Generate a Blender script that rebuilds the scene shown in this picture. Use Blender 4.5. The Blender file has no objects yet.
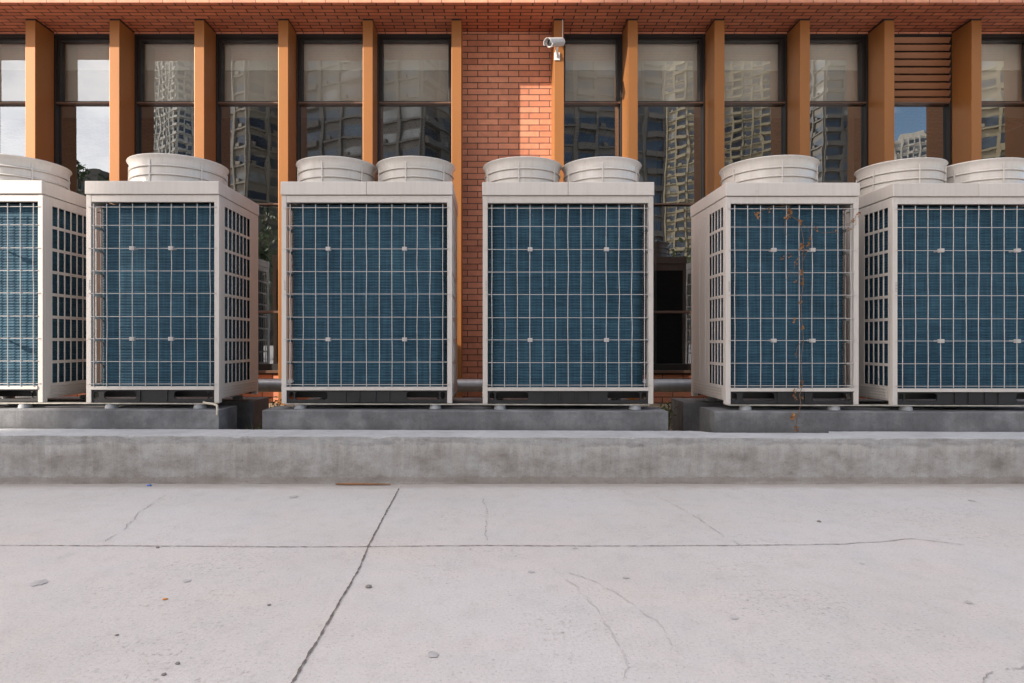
import bpy, bmesh, math, random
from mathutils import Vector, Matrix
R = math.radians
PI = math.pi
rnd = random.Random(7)
sc = bpy.context.scene
C = sc.collection
EYE = 0.954
F = 630.0
CX, CY = 488.0, 341.5


def at(px, py, Y):
    return Vector(((px - CX) * Y / F, Y, EYE + (CY - py) * Y / F))


def gp(px, py, z=0.0):
    Y = (EYE - z) * F / (py - CY)
    return Vector(((px - CX) * Y / F, Y, z))


# ---------------------------------------------------------------- materials
def mat(name):
    m = bpy.data.materials.new(name)
    m.use_nodes = True
    nt = m.node_tree
    return m, nt, nt.nodes['Principled BSDF']


class NT:
    """small helper to chain nodes"""
    def __init__(s, nt):
        s.nt = nt

    def n(s, t, **kw):
        x = s.nt.nodes.new(t)
        for k, v in kw.items():
            if k.startswith('i_'):
                x.inputs[k[2:].replace('_', ' ')].default_value = v
            else:
                setattr(x, k, v)
        return x

    def l(s, a, b):
        s.nt.links.new(a, b)

    def pos(s, scale=(1, 1, 1), rand=False):
        tc = s.n('ShaderNodeTexCoord')
        mp = s.n('ShaderNodeMapping')
        mp.inputs['Scale'].default_value = scale
        s.l(tc.outputs['Object'], mp.inputs['Vector'])
        if rand:
            oi = s.n('ShaderNodeObjectInfo')
            m = s.n('ShaderNodeMath', operation='MULTIPLY')
            m.inputs[1].default_value = 37.0
            s.l(oi.outputs['Random'], m.inputs[0])
            s.l(m.outputs[0], mp.inputs['Location'])
        return mp.outputs['Vector']

    def noise(s, vec, scale, detail=5, rough=.6):
        x = s.n('ShaderNodeTexNoise')
        x.inputs['Scale'].default_value = scale
        x.inputs['Detail'].default_value = detail
        x.inputs['Roughness'].default_value = rough
        s.l(vec, x.inputs['Vector'])
        return x.outputs['Fac']

    def ramp(s, fac, stops):
        x = s.n('ShaderNodeValToRGB')
        el = x.color_ramp.elements
        while len(el) < len(stops):
            el.new(.5)
        for e, (p, c) in zip(el, stops):
            e.position = p
            e.color = (*c, 1) if not isinstance(c, float) else (c, c, c, 1)
        s.l(fac, x.inputs['Fac'])
        return x.outputs['Color']

    def mix(s, fac, a, b, mode='MIX'):
        x = s.n('ShaderNodeMix', data_type='RGBA', blend_type=mode)
        for sock, v in ((x.inputs[0], fac), (x.inputs[6], a), (x.inputs[7], b)):
            if isinstance(v, (int, float)):
                sock.default_value = v
            elif isinstance(v, tuple):
                sock.default_value = (*v, 1)
            else:
                s.l(v, sock)
        return x.outputs[2]

    def bump(s, h, strength, dist, bsdf, normal=None):
        x = s.n('ShaderNodeBump')
        x.inputs['Strength'].default_value = strength
        x.inputs['Distance'].default_value = dist
        s.l(h, x.inputs['Height'])
        if normal is not None:
            s.l(normal, x.inputs['Normal'])
        if bsdf is not None:
            s.l(x.outputs['Normal'], bsdf.inputs['Normal'])
        return x.outputs['Normal']


def plain(name, col, rough=.5, metal=0.0, var=.12, scale=6.0, stretch=(1, 1, 1), rand=False, bump=0.0, bscale=60.0):
    m, nt, b = mat(name)
    t = NT(nt)
    v = t.pos(stretch, rand)
    f = t.noise(v, scale)
    c = t.ramp(f, [(.3, tuple(x * (1 - var) for x in col)), (.7, tuple(min(1, x * (1 + var)) for x in col))])
    t.l(c, b.inputs['Base Color'])
    b.inputs['Roughness'].default_value = rough
    b.inputs['Metallic'].default_value = metal
    if bump:
        t.bump(t.noise(t.pos(), bscale, 4), bump, .01, b)
    return m


def white_paint(name, col, rough=.42):
    m, nt, b = mat(name)
    t = NT(nt)
    big = t.noise(t.pos((1, 1, .25), True), 3.5, 6)
    streak = t.noise(t.pos((40, 40, .8), True), 1.0, 4)
    c = t.ramp(big, [(.3, tuple(x * .93 for x in col)), (.62, col)])
    s = t.ramp(streak, [(.33, (.93, .925, .91)), (.55, (1.0, 1.0, 1.0))])
    c = t.mix(.8, c, s, 'MULTIPLY')
    oi = t.n('ShaderNodeObjectInfo')
    tone = t.ramp(oi.outputs['Random'], [(0.0, (.94, .935, .92)), (1.0, (1.03, 1.03, 1.03))])
    c = t.mix(1.0, c, tone, 'MULTIPLY')
    run = t.noise(t.pos((26, 26, .35), True), 1.0, 5, .65)
    c = t.mix(.9, c, t.ramp(run, [(.24, (.74, .67, .58)), (.33, (1.0, 1.0, 1.0))]), 'MULTIPLY')
    speck = t.noise(t.pos((1, 1, 1), True), 45, 3)
    k = t.ramp(speck, [(.27, (.72, .66, .58)), (.34, (1.0, 1.0, 1.0))])
    c = t.mix(.6, c, k, 'MULTIPLY')
    t.l(c, b.inputs['Base Color'])
    rr = t.ramp(big, [(.3, rough + .12), (.7, rough - .05)])
    t.l(rr, b.inputs['Roughness'])
    t.bump(t.noise(t.pos((1, 1, 1), True), 2.2, 2), .12, .02, b)
    return m


def brick_mat(name, axes, bw, rh, c1, c2, mortar, msize=.0045, off=.5):
    m, nt, b = mat(name)
    t = NT(nt)
    tc = t.n('ShaderNodeTexCoord')
    sep = t.n('ShaderNodeSeparateXYZ')
    t.l(tc.outputs['Object'], sep.inputs[0])
    cmb = t.n('ShaderNodeCombineXYZ')
    t.l(sep.outputs[axes[0]], cmb.inputs[0])
    t.l(sep.outputs[axes[1]], cmb.inputs[1])
    br = t.n('ShaderNodeTexBrick')
    br.offset = off
    br.inputs['Scale'].default_value = 1.0
    br.inputs['Brick Width'].default_value = bw
    br.inputs['Row Height'].default_value = rh
    br.inputs['Mortar Size'].default_value = msize
    br.inputs['Mortar Smooth'].default_value = .12
    br.inputs['Bias'].default_value = 0.0
    br.inputs['Color1'].default_value = (*c1, 1)
    br.inputs['Color2'].default_value = (*c2, 1)
    br.inputs['Mortar'].default_value = (*mortar, 1)
    t.l(cmb.outputs[0], br.inputs['Vector'])
    n1 = t.noise(t.pos(), 14, 6)
    n2 = t.noise(t.pos((1, 1, 1)), 1.6, 4)
    c = t.mix(.75, br.outputs['Color'], t.ramp(n1, [(.3, (.78, .76, .74)), (.7, (1.12, 1.1, 1.08))]), 'MULTIPLY')
    c = t.mix(.8, c, t.ramp(n2, [(.3, (.82, .8, .8)), (.7, (1.08, 1.08, 1.08))]), 'MULTIPLY')
    t.l(c, b.inputs['Base Color'])
    b.inputs['Roughness'].default_value = .72
    inv = t.n('ShaderNodeMath', operation='SUBTRACT')
    inv.inputs[0].default_value = 1.0
    t.l(br.outputs['Fac'], inv.inputs[1])
    nn = t.bump(inv.outputs[0], .8, .006, None)
    t.bump(t.noise(t.pos(), 90, 4), .25, .004, b, nn)
    return m


def concrete(name, base, dark, tint, scale=1.0, streaks=0.0, pit=.5, rough=.85):
    m, nt, b = mat(name)
    t = NT(nt)
    p = t.pos()
    big = t.noise(p, .9 * scale, 7, .62)
    med = t.noise(t.pos((1, 1.6, 1)), 5 * scale, 8, .7)
    fine = t.noise(p, 120, 4, .7)
    c = t.ramp(big, [(.32, dark), (.5, base), (.68, tint)])
    c = t.mix(.85, c, t.ramp(med, [(.3, (.8, .79, .78)), (.55, (1.0, 1.0, 1.0)), (.75, (1.08, 1.07, 1.07))]), 'MULTIPLY')
    c = t.mix(.8, c, t.ramp(fine, [(.28, (.72, .71, .7)), (.45, (1.0, 1.0, 1.0)), (.7, (1.07, 1.07, 1.07))]), 'MULTIPLY')
    if streaks:
        st = t.noise(t.pos((16, 16, 1.3)), 1.2, 7, .7)
        c = t.mix(streaks, c, t.ramp(st, [(.34, (.62, .6, .57)), (.5, (1.0, 1.0, 1.0)), (.68, (1.18, 1.17, 1.15))]), 'MULTIPLY')
        st2 = t.noise(t.pos((2.2, 2.2, 9)), 1.5, 6, .65)
        c = t.mix(streaks, c, t.ramp(st2, [(.36, (.74, .70, .66)), (.56, (1.0, 1.0, 1.0))]), 'MULTIPLY')
    # scattered dark pits
    vo = t.n('ShaderNodeTexVoronoi')
    vo.inputs['Scale'].default_value = 26
    t.l(p, vo.inputs['Vector'])
    msk = t.noise(p, 2.1, 3)
    pitc = t.ramp(vo.outputs['Distance'], [(.0, (.35, .33, .31)), (.1, (.5, .48, .46)), (.16, (1.0, 1.0, 1.0))])
    mk = t.ramp(msk, [(.52, 0.0), (.66, 1.0)])
    mm = t.n('ShaderNodeMath', operation='MULTIPLY')
    mm.inputs[1].default_value = pit
    t.l(mk, mm.inputs[0])
    c = t.mix(mm.outputs[0], c, t.mix(1.0, c, pitc, 'MULTIPLY'))
    t.l(c, b.inputs['Base Color'])
    b.inputs['Roughness'].default_value = rough
    nn = t.bump(med, .35, .012, None)
    t.bump(fine, .5, .004, b, nn)
    return m


M = {}
M['white'] = white_paint('off_white_paint', (.575, .53, .495))
M['shroud'] = white_paint('moulded_white_plastic', (.585, .55, .515), .18)
M['backcoil'] = plain('dark_rear_coil', (.045, .06, .068), .7, 0, .3, 8, (1, 1, 8))
M['wire'] = plain('coated_wire', (.43, .405, .39), .38, 0, .06)
M['clip'] = plain('grey_clip_plastic', (.42, .395, .38), .5, 0, .1)
M['screw'] = plain('screw_steel', (.33, .31, .29), .4, .6)
M['mark'] = plain('printed_grey_mark', (.30, .28, .27), .6)
M['black'] = plain('black_steel', (.013, .013, .014), .6, 0, .3, 9)
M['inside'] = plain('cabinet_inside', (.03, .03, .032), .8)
M['rubber'] = plain('grey_rubber_pad', (.30, .305, .315), .9, 0, .2, 20)
M['rail'] = plain('galvanised_rail', (.42, .39, .34), .5, .3, .3, 14)
M['brick'] = brick_mat('red_brick', (0, 2), .228, .0672, (.62, .262, .150), (.46, .172, .095), (.095, .055, .042), .0050)
M['soffit'] = brick_mat('red_soffit_tile', (0, 1), .228, .0672, (.60, .195, .092), (.44, .130, .062), (.045, .025, .018), .0068)
M['fascia'] = brick_mat('red_fascia_tile', (0, 2), .236, .0672, (.58, .255, .16), (.53, .22, .135), (.12, .08, .06), .004)
M['pillar'] = plain('bronze_orange_metal', (.305, .122, .034), .42, .3, .07, 2.5, (1, 1, .3))
M['louver'] = plain('bronze_brown_metal', (.30, .135, .065), .45, .2, .08, 3)
M['frame'] = plain('dark_bronze_frame', (.014, .011, .010), .5, .1, .2, 5)
M['transom'] = plain('brown_transom_metal', (.14, .085, .06), .4, .4, .15, 5)
M['blind'] = plain('beige_roller_blind', (.84, .82, .74), .9, 0, .04, 3)
M['blind2'] = plain('beige_blind_hem', (.58, .54, .47), .9, 0, .05, 3)
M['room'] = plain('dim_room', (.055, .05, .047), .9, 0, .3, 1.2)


def ground_mat():
    m, nt, b = mat('pale_concrete_ground')
    t = NT(nt)
    p = t.pos()
    base = t.ramp(t.noise(p, .75, 5, .55), [(.32, (.465, .432, .410)), (.5, (.495, .464, .447)), (.68, (.510, .485, .478))])
    pink = t.ramp(t.noise(t.pos((.8, 1.4, 1)), 1.7, 6, .6), [(.50, 0.0), (.66, .5)])
    c = t.mix(pink, base, (.52, .465, .435))
    grey = t.ramp(t.noise(t.pos((1.1, .8, 1)), 3.1, 8, .68), [(.50, 0.0), (.70, .55)])
    c = t.mix(grey, c, (.43, .425, .425))
    med = t.noise(t.pos((1, .8, 1)), 11, 9, .72)
    c = t.mix(.7, c, t.ramp(med, [(.30, (.86, .85, .845)), (.48, (1.0, 1.0, 1.0)), (.72, (1.05, 1.05, 1.05))]), 'MULTIPLY')
    f1 = t.noise(p, 95, 5, .75)
    c = t.mix(.85, c, t.ramp(f1, [(.33, (.52, .495, .475)), (.42, (.94, .93, .93)), (.55, (1.0, 1.0, 1.0)), (.72, (1.10, 1.10, 1.10))]), 'MULTIPLY')
    f2 = t.noise(p, 310, 3, .7)
    c = t.mix(.6, c, t.ramp(f2, [(.3, (.80, .79, .78)), (.5, (1.0, 1.0, 1.0)), (.7, (1.10, 1.10, 1.10))]), 'MULTIPLY')
    # worn patches where the skin is gone and the aggregate shows
    wm = t.ramp(t.noise(p, 1.35, 6, .7), [(.50, 0.0), (.60, 1.0)])
    ag = t.ramp(t.noise(p, 42, 6, .8), [(.36, (.60, .575, .555)), (.46, (1.0, 1.0, 1.0)), (.7, (1.04, 1.03, 1.02))])
    c = t.mix(wm, c, t.mix(1.0, c, ag, 'MULTIPLY'))
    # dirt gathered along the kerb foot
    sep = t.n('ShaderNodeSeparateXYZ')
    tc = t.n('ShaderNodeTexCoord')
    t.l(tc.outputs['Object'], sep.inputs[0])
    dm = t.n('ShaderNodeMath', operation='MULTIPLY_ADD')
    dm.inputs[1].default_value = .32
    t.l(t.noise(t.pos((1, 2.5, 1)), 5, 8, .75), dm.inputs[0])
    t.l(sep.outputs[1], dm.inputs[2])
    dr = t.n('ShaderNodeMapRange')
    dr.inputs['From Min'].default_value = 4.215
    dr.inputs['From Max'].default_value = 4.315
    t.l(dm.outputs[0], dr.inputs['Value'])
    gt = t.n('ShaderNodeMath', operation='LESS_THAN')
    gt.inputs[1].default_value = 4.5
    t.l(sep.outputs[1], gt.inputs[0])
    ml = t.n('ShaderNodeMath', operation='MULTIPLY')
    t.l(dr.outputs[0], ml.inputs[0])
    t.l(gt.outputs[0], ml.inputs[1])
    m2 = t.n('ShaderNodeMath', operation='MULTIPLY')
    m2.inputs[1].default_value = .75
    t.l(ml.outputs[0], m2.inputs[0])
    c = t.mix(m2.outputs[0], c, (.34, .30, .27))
    t.l(c, b.inputs['Base Color'])
    b.inputs['Roughness'].default_value = .85
    nn = t.bump(med, .22, .010, None)
    nn = t.bump(t.noise(p, 1.1, 3), .25, .05, None, nn)
    t.bump(f1, .45, .004, b, nn)
    return m


M['ground'] = ground_mat()


def curb_mat():
    m, nt, b = mat('weathered_curb_concrete')
    t = NT(nt)
    p = t.pos()
    big = t.noise(t.pos((1, 1, 1.7)), 4.2, 9, .68)
    lower = t.ramp(big, [(.30, (.215, .195, .178)), (.42, (.29, .268, .25)), (.52, (.345, .325, .308)), (.62, (.385, .375, .365)), (.72, (.44, .43, .415)), (.85, (.33, .325, .315))])
    top = t.ramp(t.noise(t.pos((1, 1, 3)), 6, 6, .7), [(.32, (.25, .24, .23)), (.5, (.34, .33, .325)), (.7, (.43, .425, .42))])
    tc = t.n('ShaderNodeTexCoord')
    sep = t.n('ShaderNodeSeparateXYZ')
    t.l(tc.outputs['Object'], sep.inputs[0])
    slope = t.n('ShaderNodeMath', operation='MULTIPLY_ADD')
    slope.inputs[1].default_value = .0033
    t.l(sep.outputs[0], slope.inputs[0])
    t.l(sep.outputs[2], slope.inputs[2])
    nz = t.noise(t.pos((1, 0, .5)), 3.2, 10, .72)
    ad = t.n('ShaderNodeMath', operation='MULTIPLY_ADD')
    ad.inputs[1].default_value = .16
    t.l(nz, ad.inputs[0])
    t.l(slope.outputs[0], ad.inputs[2])
    mk = t.ramp(ad.outputs[0], [(.338, 0.0), (.35, 1.0)])
    # pale lime bloom running down from the band edge
    bl = t.n('ShaderNodeMath', operation='MULTIPLY_ADD')
    bl.inputs[1].default_value = .30
    t.l(t.noise(t.pos((7, 7, 1.1)), 1.6, 7, .7), bl.inputs[0])
    t.l(slope.outputs[0], bl.inputs[2])
    bm_ = t.ramp(bl.outputs[0], [(.35, 0.0), (.42, .6)])
    lower = t.mix(bm_, lower, (.47, .455, .435))
    c = t.mix(mk, lower, top)
    st = t.noise(t.pos((14, 14, 1.0)), 1.3, 7, .7)
    c = t.mix(.35, c, t.ramp(st, [(.34, (.72, .69, .66)), (.5, (1.0, 1.0, 1.0)), (.7, (1.14, 1.13, 1.12))]), 'MULTIPLY')
    # damp dirty band at the foot
    ft = t.n('ShaderNodeMath', operation='MULTIPLY_ADD')
    ft.inputs[1].default_value = -.09
    t.l(t.noise(t.pos((1, 1, .2)), 9, 6, .7), ft.inputs[0])
    t.l(sep.outputs[2], ft.inputs[2])
    fm = t.ramp(ft.outputs[0], [(-.042, .45), (-.020, 0.0)])
    c = t.mix(fm, c, (.25, .205, .17))
    fine = t.noise(p, 110, 4, .7)
    c = t.mix(.8, c, t.ramp(fine, [(.28, (.66, .64, .62)), (.45, (1.0, 1.0, 1.0)), (.7, (1.08, 1.08, 1.08))]), 'MULTIPLY')
    dark = t.noise(t.pos((1, 1, 1.6)), 22, 5, .75)
    c = t.mix(.55, c, t.ramp(dark, [(.30, (.50, .47, .45)), (.40, (1.0, 1.0, 1.0))]), 'MULTIPLY')
    t.l(c, b.inputs['Base Color'])
    b.inputs['Roughness'].default_value = .9
    nn = t.bump(t.noise(p, 9, 8, .7), .5, .012, None)
    t.bump(fine, .5, .004, b, nn)
    return m


M['curb'] = curb_mat()
M['kerb_lit_top'] = concrete('lightened_kerb_top', (.45, .445, .455), (.38, .375, .38), (.50, .495, .505), 3, 0, .3)  # kerb top in a lighter colour, standing in for the skylight on it
M['plinth'] = concrete('dark_grey_concrete', (.15, .15, .157), (.115, .115, .12), (.235, .235, .24), 4.5, .3, .3)
M['soil'] = plain('dry_soil', (.26, .20, .13), .95, 0, .4, 8, bump=.8, bscale=30)
M['crack'] = plain('crack_shadow_dirt', (.13, .108, .095), .95, 0, .4, 30)
M['hair'] = plain('hairline_dirt', (.31, .285, .27), .95, 0, .3, 40)
M['faint'] = plain('faint_trowel_seam', (.43, .405, .39), .95, 0, .1, 40)
M['stain'] = plain('dark_stain', (.385, .365, .36), .9, 0, .25, 20)
M['pipewrap'] = plain('silver_pipe_wrap', (.40, .40, .41), .48, .6, .15, 5, (3, 1, 1))
M['steelg'] = plain('light_grey_camera_paint', (.62, .61, .60), .35, .1)
M['lens'] = plain('dark_camera_glass', (.015, .015, .018), .08)
M['vine'] = plain('dry_brown_vine', (.15, .085, .045), .85, 0, .4, 30)
M['dryleaf'] = plain('dry_orange_leaf', (.24, .115, .045), .8, 0, .5, 25)
M['grass'] = plain('green_weed', (.075, .11, .03), .7, 0, .5, 9)
M['stone'] = plain('grey_pebble', (.20, .18, .165), .9, 0, .35, 60)
M['blue'] = plain('blue_plastic', (.08, .17, .5), .4)
M['orange'] = plain('orange_scrap', (.55, .22, .06), .7)
M['stick'] = plain('brown_stick', (.24, .12, .06), .8, 0, .4, 30, (.2, 1, 1))
M['hose'] = plain('beige_cable', (.50, .44, .36), .6)
M['bark'] = plain('bark', (.10, .075, .055), .95, 0, .4, 10)
M['leaf'] = plain('tree_leaves', (.06, .085, .03), .7, 0, .5, 2)


def coil_mat():
    m, nt, b = mat('teal_coil_fins')
    t = NT(nt)
    v = t.pos((1, 1, 1), True)
    f = t.noise(v, 1.6, 3)
    band = t.noise(t.pos((.18, .18, 1), True), 34, 3, .7)
    patch = t.noise(t.pos((1, 1, 1), True), 2.6, 5, .6)
    fin = t.noise(t.pos((1, 1, .03), True), 80, 2)
    c = t.ramp(f, [(.3, (.023, .064, .096)), (.7, (.032, .080, .116))])
    c = t.mix(.9, c, t.ramp(band, [(.30, (.72, .74, .76)), (.5, (1.0, 1.0, 1.0)), (.68, (1.32, 1.28, 1.24))]), 'MULTIPLY')
    c = t.mix(.7, c, t.ramp(fin, [(.35, (.72, .72, .72)), (.65, (1.25, 1.25, 1.25))]), 'MULTIPLY')
    c = t.mix(.8, c, t.ramp(patch, [(.32, (.84, .86, .88)), (.52, (1.0, 1.0, 1.0)), (.70, (1.15, 1.13, 1.1))]), 'MULTIPLY')
    dust = t.noise(t.pos((1, 1, .5), True), 9, 7, .8)
    c = t.mix(t.ramp(dust, [(.62, 0.0), (.85, .18)]), c, (.12, .13, .13))
    lint = t.noise(t.pos((1, 1, 1), True), 60, 3, .6)
    c = t.mix(t.ramp(lint, [(.735, 0.0), (.76, .6)]), c, (.30, .29, .27))
    t.l(c, b.inputs['Base Color'])
    b.inputs['Roughness'].default_value = .7
    b.inputs['Specular IOR Level'].default_value = .2
    t.bump(fin, .5, .004, b)
    return m


M['coil'] = coil_mat()


def glass_mat(name, refl, tint, wav):
    m = bpy.data.materials.new(name)
    m.use_nodes = True
    nt = m.node_tree
    nt.nodes.clear()
    t = NT(nt)
    out = t.n('ShaderNodeOutputMaterial')
    tr = t.n('ShaderNodeBsdfTransparent')
    tr.inputs[0].default_value = (*tint, 1)
    gl = t.n('ShaderNodeBsdfGlossy')
    gl.inputs['Roughness'].default_value = 0.0
    gl.inputs['Color'].default_value = (.92, .96, 1.0, 1)
    mx = t.n('ShaderNodeMixShader')
    lw = t.n('ShaderNodeFresnel')
    lw.inputs['IOR'].default_value = 1.5
    ad = t.n('ShaderNodeMath', operation='ADD', use_clamp=True)
    ad.inputs[1].default_value = refl
    t.l(lw.outputs[0], ad.inputs[0])
    t.l(ad.outputs[0], mx.inputs[0])
    t.l(tr.outputs[0], mx.inputs[1])
    t.l(gl.outputs[0], mx.inputs[2])
    t.l(mx.outputs[0], out.inputs[0])
    na = t.noise(t.pos((1.0, 1, .45)), 2.3, 1.5, .45)
    nb = t.noise(t.pos((1.0, 1, .6)), 9, 1, .4)
    nm_ = t.n('ShaderNodeMath', operation='MULTIPLY_ADD')
    nm_.inputs[1].default_value = .045
    t.l(nb, nm_.inputs[0])
    t.l(na, nm_.inputs[2])
    nz = nm_.outputs[0]
    bp = t.n('ShaderNodeBump')
    bp.inputs['Strength'].default_value = 1.0
    bp.inputs['Distance'].default_value = wav
    t.l(nz, bp.inputs['Height'])
    t.l(bp.outputs[0], gl.inputs['Normal'])
    return m


M['glass_up'] = glass_mat('clear_window_glass', .17, (.96, .96, .94), .0012)
M['glass'] = glass_mat('tinted_window_glass', .24, (.42, .43, .42), .0015)
M['t_glass'] = plain('tower_glass', (.05, .065, .085), .08, 0, .5, .35)


# ---------------------------------------------------------------- mesh helper
class MB:
    def __init__(s):
        s.v, s.f, s.mi, s.sm = [], [], [], []

    def add(s, vs, fs, mi=0, smooth=False):
        o = len(s.v)
        s.v += [tuple(x) for x in vs]
        for f in fs:
            s.f.append(tuple(i + o for i in f))
            s.mi.append(mi)
            s.sm.append(smooth)

    def box(s, x0, x1, y0, y1, z0, z1, mi=0, mt=None):
        vs = [Vector((x, y, z)) for z in (z0, z1) for y in (y0, y1) for x in (x0, x1)]
        if mt is not None:
            vs = [mt @ v for v in vs]
        s.add(vs, [(0, 2, 3, 1), (4, 5, 7, 6), (0, 1, 5, 4), (2, 6, 7, 3), (0, 4, 6, 2), (1, 3, 7, 5)], mi)

    def tube(s, pts, r, n=8, mi=0, caps=True):
        pts = [Vector(p) for p in pts]
        rs = r if isinstance(r, (list, tuple)) else [r] * len(pts)
        vs, fs = [], []
        up = None
        for i, p in enumerate(pts):
            d = (pts[min(i + 1, len(pts) - 1)] - pts[max(i - 1, 0)]).normalized()
            if up is None:
                up = Vector((0, 0, 1)) if abs(d.z) < .9 else Vector((1, 0, 0))
            a = d.cross(up).normalized()
            bb = a.cross(d).normalized()
            up = bb
            for k in range(n):
                t = 2 * PI * k / n
                vs.append(p + (a * math.cos(t) + bb * math.sin(t)) * rs[i])
        for i in range(len(pts) - 1):
            for k in range(n):
                fs.append((i * n + k, i * n + (k + 1) % n, (i + 1) * n + (k + 1) % n, (i + 1) * n + k))
        if caps:
            fs.append(tuple(range(n - 1, -1, -1)))
            fs.append(tuple(range((len(pts) - 1) * n, len(pts) * n)))
        s.add(vs, fs, mi, True)

    def lathe(s, prof, n=48, c=(0, 0, 0), mi=0, mt=None, close=False):
        vs, fs = [], []
        for (r, z) in prof:
            for k in range(n):
                t = 2 * PI * k / n
                v = Vector((r * math.cos(t), r * math.sin(t), z))
                if mt is not None:
                    v = mt @ v
                vs.append(v + Vector(c))
        m = len(prof)
        for i in range(m - 1 if not close else m):
            for k in range(n):
                j = (i + 1) % m
                fs.append((i * n + k, i * n + (k + 1) % n, j * n + (k + 1) % n, j * n + k))
        s.add(vs, fs, mi, True)

    def build(s, name, m, parent=None, bevel=0.0, loc=None):
        me = bpy.data.meshes.new(name)
        me.from_pydata(s.v, [], s.f)
        for x in (m if isinstance(m, (list, tuple)) else [m]):
            me.materials.append(x)
        me.polygons.foreach_set('material_index', s.mi)
        me.polygons.foreach_set('use_smooth', s.sm)
        me.update()
        o = bpy.data.objects.new(name, me)
        C.objects.link(o)
        if parent is not None:
            o.parent = parent
        if loc is not None:
            o.location = loc
        if any(s.sm):
            try:
                md = o.modifiers.new('wn', 'EDGE_SPLIT')
                md.split_angle = R(40)
            except Exception:
                pass
        if bevel:
            b = o.modifiers.new('bevel', 'BEVEL')
            b.width = bevel
            b.segments = 2
            b.limit_method = 'ANGLE'
        return o


def bx(name, m, parent, dims, bevel=0.0):
    b = MB()
    b.box(*dims)
    return b.build(name, m, parent, bevel)


def empty(name, loc=(0, 0, 0), rz=0):
    o = bpy.data.objects.new(name, None)
    o.empty_display_size = .1
    C.objects.link(o)
    o.location = loc
    o.rotation_euler.z = rz
    return o


def tag(o, label=None, cat=None, group=None, kind=None):
    if label:
        o['label'] = label
    if cat:
        o['category'] = cat
    if group:
        o['group'] = group
    if kind:
        o['kind'] = kind
    return o


def copy_tree(o, kids, parent=None):
    c = o.copy()
    C.objects.link(c)
    if parent is not None:
        c.parent = parent
    for ch in kids.get(o.name, []):
        copy_tree(ch, kids, c)
    return c


def kids_of():
    d = {}
    for o in bpy.data.objects:
        if o.parent:
            d.setdefault(o.parent.name, []).append(o)
    return d


def plate(us, vs, holes, th, place, mb, mi=0):
    """grid plate in (u,v) with rectangular holes and thickness th; place(u,v,w)->Vector"""
    nu, nv = len(us), len(vs)
    idx = {}
    V, Fc = [], []

    def vid(i, j, k):
        if (i, j, k) not in idx:
            idx[(i, j, k)] = len(V)
            V.append(place(us[i], vs[j], k * th))
        return idx[(i, j, k)]

    def solid(i, j):
        return 0 <= i < nu - 1 and 0 <= j < nv - 1 and (i, j) not in holes
    for i in range(nu - 1):
        for j in range(nv - 1):
            if not solid(i, j):
                continue
            Fc.append((vid(i, j, 0), vid(i + 1, j, 0), vid(i + 1, j + 1, 0), vid(i, j + 1, 0)))
            Fc.append((vid(i, j, 1), vid(i, j + 1, 1), vid(i + 1, j + 1, 1), vid(i + 1, j, 1)))
            for (di, dj, a, b) in ((-1, 0, (i, j), (i, j + 1)), (1, 0, (i + 1, j + 1), (i + 1, j)),
                                   (0, -1, (i + 1, j), (i, j)), (0, 1, (i, j + 1), (i + 1, j + 1))):
                if not solid(i + di, j + dj):
                    Fc.append((vid(*a, 0), vid(*b, 0), vid(*b, 1), vid(*a, 1)))
    mb.add(V, Fc, mi)


def curve_plate(name, loops, th, m, parent, mt):
    cu = bpy.data.curves.new('outline', 'CURVE')
    cu.dimensions = '2D'
    cu.fill_mode = 'BOTH'
    cu.extrude = th / 2
    for lp in loops:
        sp = cu.splines.new('POLY')
        sp.points.add(len(lp) - 1)
        for p, (x, y) in zip(sp.points, lp):
            p.co = (x, y, 0, 1)
        sp.use_cyclic_u = True
    tmp = bpy.data.objects.new('outline', cu)
    C.objects.link(tmp)
    dg = bpy.context.evaluated_depsgraph_get()
    me = bpy.data.meshes.new_from_object(tmp.evaluated_get(dg))
    bpy.data.objects.remove(tmp)
    bpy.data.curves.remove(cu)
    me.transform(mt)
    me.materials.clear()
    me.materials.append(m)
    me.name = name
    o = bpy.data.objects.new(name, me)
    C.objects.link(o)
    o.parent = parent
    return o


def rrect(x0, x1, y0, y1, r, n=5):
    out = []
    for (cx, cy, a0) in ((x1 - r, y0 + r, -90), (x1 - r, y1 - r, 0), (x0 + r, y1 - r, 90), (x0 + r, y0 + r, 180)):
        for k in range(n + 1):
            a = R(a0 + 90 * k / n)
            out.append((cx + r * math.cos(a), cy + r * math.sin(a)))
    return out


# ---------------------------------------------------------------- air conditioner
UY = 4.63
ZR = [1.439, 1.305, 1.136, .970, .805, .635, .472, .305, .140]


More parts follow.
